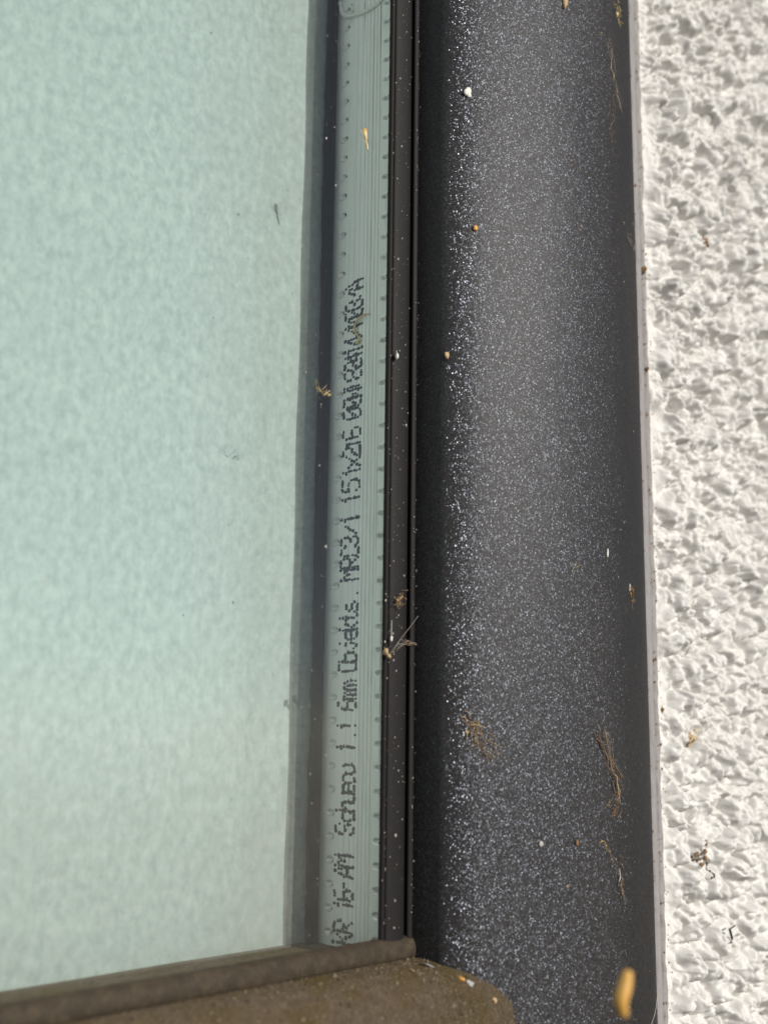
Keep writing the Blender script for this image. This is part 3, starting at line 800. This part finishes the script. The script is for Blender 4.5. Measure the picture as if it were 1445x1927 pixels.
# --- on the dusty lower rail
def rail_flake(x, y, z, rx, ry, rz, m, seed, lab):
    obj('paint_flake', *blob((x, y, z), rx, ry, rz, seed, .5, 12, 6, rot=.5), M[m], loc=(x, y, z), smooth=True, label=lab, cat='paint flake')
rail_flake(201.4, -9.0, -53.8, 2.1, 1.5, .25, 'grey', 3, 'grey paint flake on the dusty rail near the inner corner')
rail_flake(206.2, -14.6, -56.3, 1.2, .8, .5, 'amber', 5, 'rust-orange flake on the dusty rail against the jamb')
rail_flake(208.0, -15.5, -57.4, 1.3, .7, .7, 'grey', 8, 'pale grey flake just below the rust-orange one')
rail_flake(213.8, -17.9, -61.4, .9, .4, .7, 'tan', 9, 'pale tan flake by the squared end of the dusty rail')
rail_flake(195.4, -9.4, -53.9, .9, .7, .2, 'tan', 10, 'small tan flake left of the grey one on the dusty rail')

# --- on the render coat
def coat_y(x, z):
    i = int(np.clip((x-XA)/(XB-XA)*nx, 0, nx)); k = int(np.clip((z-ZB)/(ZT-ZB)*nz, 0, nz)); return float(y[i, k])
nx, nz = int((XB-XA)/D), int((ZT-ZB)/D)
def on_coat(name, lab, cat, x, z, r_, mats, seed, n=16, rad=.12):
    yy = coat_y(x, z)
    rr = random.Random(seed); sets = []
    for i in range(n):
        px, pz = x+rr.gauss(0, r_), z+rr.gauss(0, r_)
        py = coat_y(px, pz)
        sets.append(blob((px, py-.15, pz), r_*rr.uniform(.3, .75), .35, r_*rr.uniform(.3, .75), rr.randint(0, 999), .5, 8, 5))
    v_, f_ = join(*sets)
    return obj(name, v_, f_, mats[0], loc=(x, yy, z), smooth=True, label=lab, cat=cat)
on_coat('dirt_shade_clump', 'dark orange-brown dirt clump on the upper render', 'dirt', 338.6, 169.6, 1.15, [M['brown']], 1, 12)
e = on_coat('dirt_shade_clump', 'tan dirt clump with a bright hair on the lower render', 'dirt', 320.4, -.3, 1.4, [M['tan']], 2, 16)
v, f = tube([(317.2, coat_y(317.2, -1.8)-1.2, -1.8), (323.4, coat_y(323.4, 2.0)-1.4, 2.0)], .12, 5, 6); obj('hair', v, f, M['pale'], e)
on_coat('dirt_shade_clump', 'brown dirt clump in a hollow of the render, lowest of the brown ones', 'dirt', 322.4, -36.6, 1.35, [M['brown']], 3, 14)
on_coat('dirt_shade_clump', 'painted shade in the hollow just below the lowest brown clump', 'dirt', 326.4, -41.6, 1.1, [M['dark']], 4, 10)  # dark blobs painted in for the deep shadow of this hollow
on_coat('dirt_shade_clump', 'small rust-red speck on the upper render', 'dirt', 356.8, 186.1, .42, [M['amber']], 5, 5)
yy = min(coat_y(330.5, -58.2), coat_y(332, -59.4), coat_y(331, -61))-.5
v, f = join(tube([(333.2, yy-.4, -57.2), (329.6, yy-.7, -57.9)], .20, 5, 5), tube([(329.6, yy-.7, -57.9), (331.8, yy-.1, -61.0)], .36, 6, 6), tube([(331.8, yy-.1, -61.0), (330.9, yy, -62.0), (332.2, yy+.2, -62.2)], .18, 5, 8))
obj('leg_fragment', v, f, M['black'], loc=(331, yy, -59.4), smooth=True, label='black bent insect leg on the lower render', cat='insect leg')

# --- fine dust grit, uncountable: on gasket, glass and jamb
def grit(name, pts, m, lab, loc):
    V_, F_ = [], []
    for (p, r_) in pts:
        i = len(V_); x_, y_, z_ = p
        V_ += [(x_-r_, y_, z_), (x_+r_, y_, z_), (x_, y_-r_, z_+.2*r_), (x_, y_, z_-r_*1.3), (x_, y_, z_+r_*1.3)]
        F_ += [(i, i+2, i+4), (i+1, i+4, i+2), (i, i+3, i+2), (i+1, i+2, i+3)]
    obj(name, V_, F_, m, loc=loc, label=lab, cat='dust', kind='stuff')
g = random.Random(5)
pts = []
gpx = [p[0] for p in gp]; gpy = [p[1] for p in gp]
for i in range(560):
    x = g.uniform(193.4, 200.3); z = g.uniform(-46, 215)
    pts.append(((x, float(np.interp(x, gpx, gpy))+.03, z), .10*g.lognormvariate(0, .5)))
for i in range(160):
    x = g.uniform(201.7, 203.6); pts.append(((x, -1.9, g.uniform(-46, 215)), .09*g.lognormvariate(0, .4)))
grit('dust_grit', pts, M['silk'], 'fine pale dust grit scattered over the black gasket', (197, -2, 80))
pts = []
for i in range(520):
    x = g.uniform(160, 192.8) if g.random() < .75 else g.uniform(60, 192); pts.append(((x, .06, g.uniform(-46, 215)), .10*g.lognormvariate(0, .4)))
grit('dust_grit', pts, M['silk'], 'fine pale dust grit scattered over the outer glass', (176, 0, 80))
pts = []
for i in range(260):
    x = g.uniform(206, 274); z = g.uniform(-85, 235); pts.append(((x, jamb_y(x)+.02, z), .11*g.lognormvariate(0, .5)))
grit('dust_grit', pts, M['tan'], 'fine tan dust grit scattered over the metal face', (246, -15, 70))

pts = []
rz_ = [p[0] for p in rsm]; ry_ = [p[1] for p in rsm]
for i in range(5200):
    x = 204-g.random()**1.3*150 if g.random() < .8 else g.uniform(195, 222); k = g.uniform(0, .93)
    j = k*(len(rsm)-1); a_ = int(j)
    z_, y_ = rsm[a_]
    if x > 203.5 and y_ > jamb_y(x): continue
    pts.append(((x, y_, z_+.03+(x-194)*.019), .13*g.lognormvariate(0, .55)))
h_ = len(pts)//2
grit('dust_grains', pts[:h_], M['railgrain'], 'brown dust grains lying thick on the lower rail', (170, -6, -54))
grit('dust_grains', pts[h_:], M['tan2'], 'paler dust grains sprinkled over the lower rail', (170, -6, -54))

pts = []
for i in range(700):
    z = g.uniform(-95, 260); x = g.choice((296.2, 300.4, 302.8))+g.gauss(0, .6)
    pts.append(((x, -4.8+abs(g.gauss(0, .3)), z), .16*g.lognormvariate(0, .6)))
grit('dirt_grit', pts, M['brown'], 'brown dirt grit lodged along the joint between frame and wall', (300, -4, 80))

GROUPS = {'fibre_clump': 'fibre clumps on the metal face', 'fibre_wisp': 'fine wisps on the metal face', 'cobweb': 'cobwebs on the window',
          'web_tuft': 'tufts of web on the window', 'paint_fleck': 'paint flecks on gasket and metal', 'paint_flake': 'flakes lying on the dusty rail',
          'dirt_shade_clump': 'dirt clumps on the render', 'seed_husk': 'seed husks on the metal face', 'dirt_crumb': 'dirt crumbs on the metal face'}
for o in list(sc.objects):
    if o.parent is None and o.name.split('.')[0] in GROUPS: o['group'] = GROUPS[o.name.split('.')[0]]
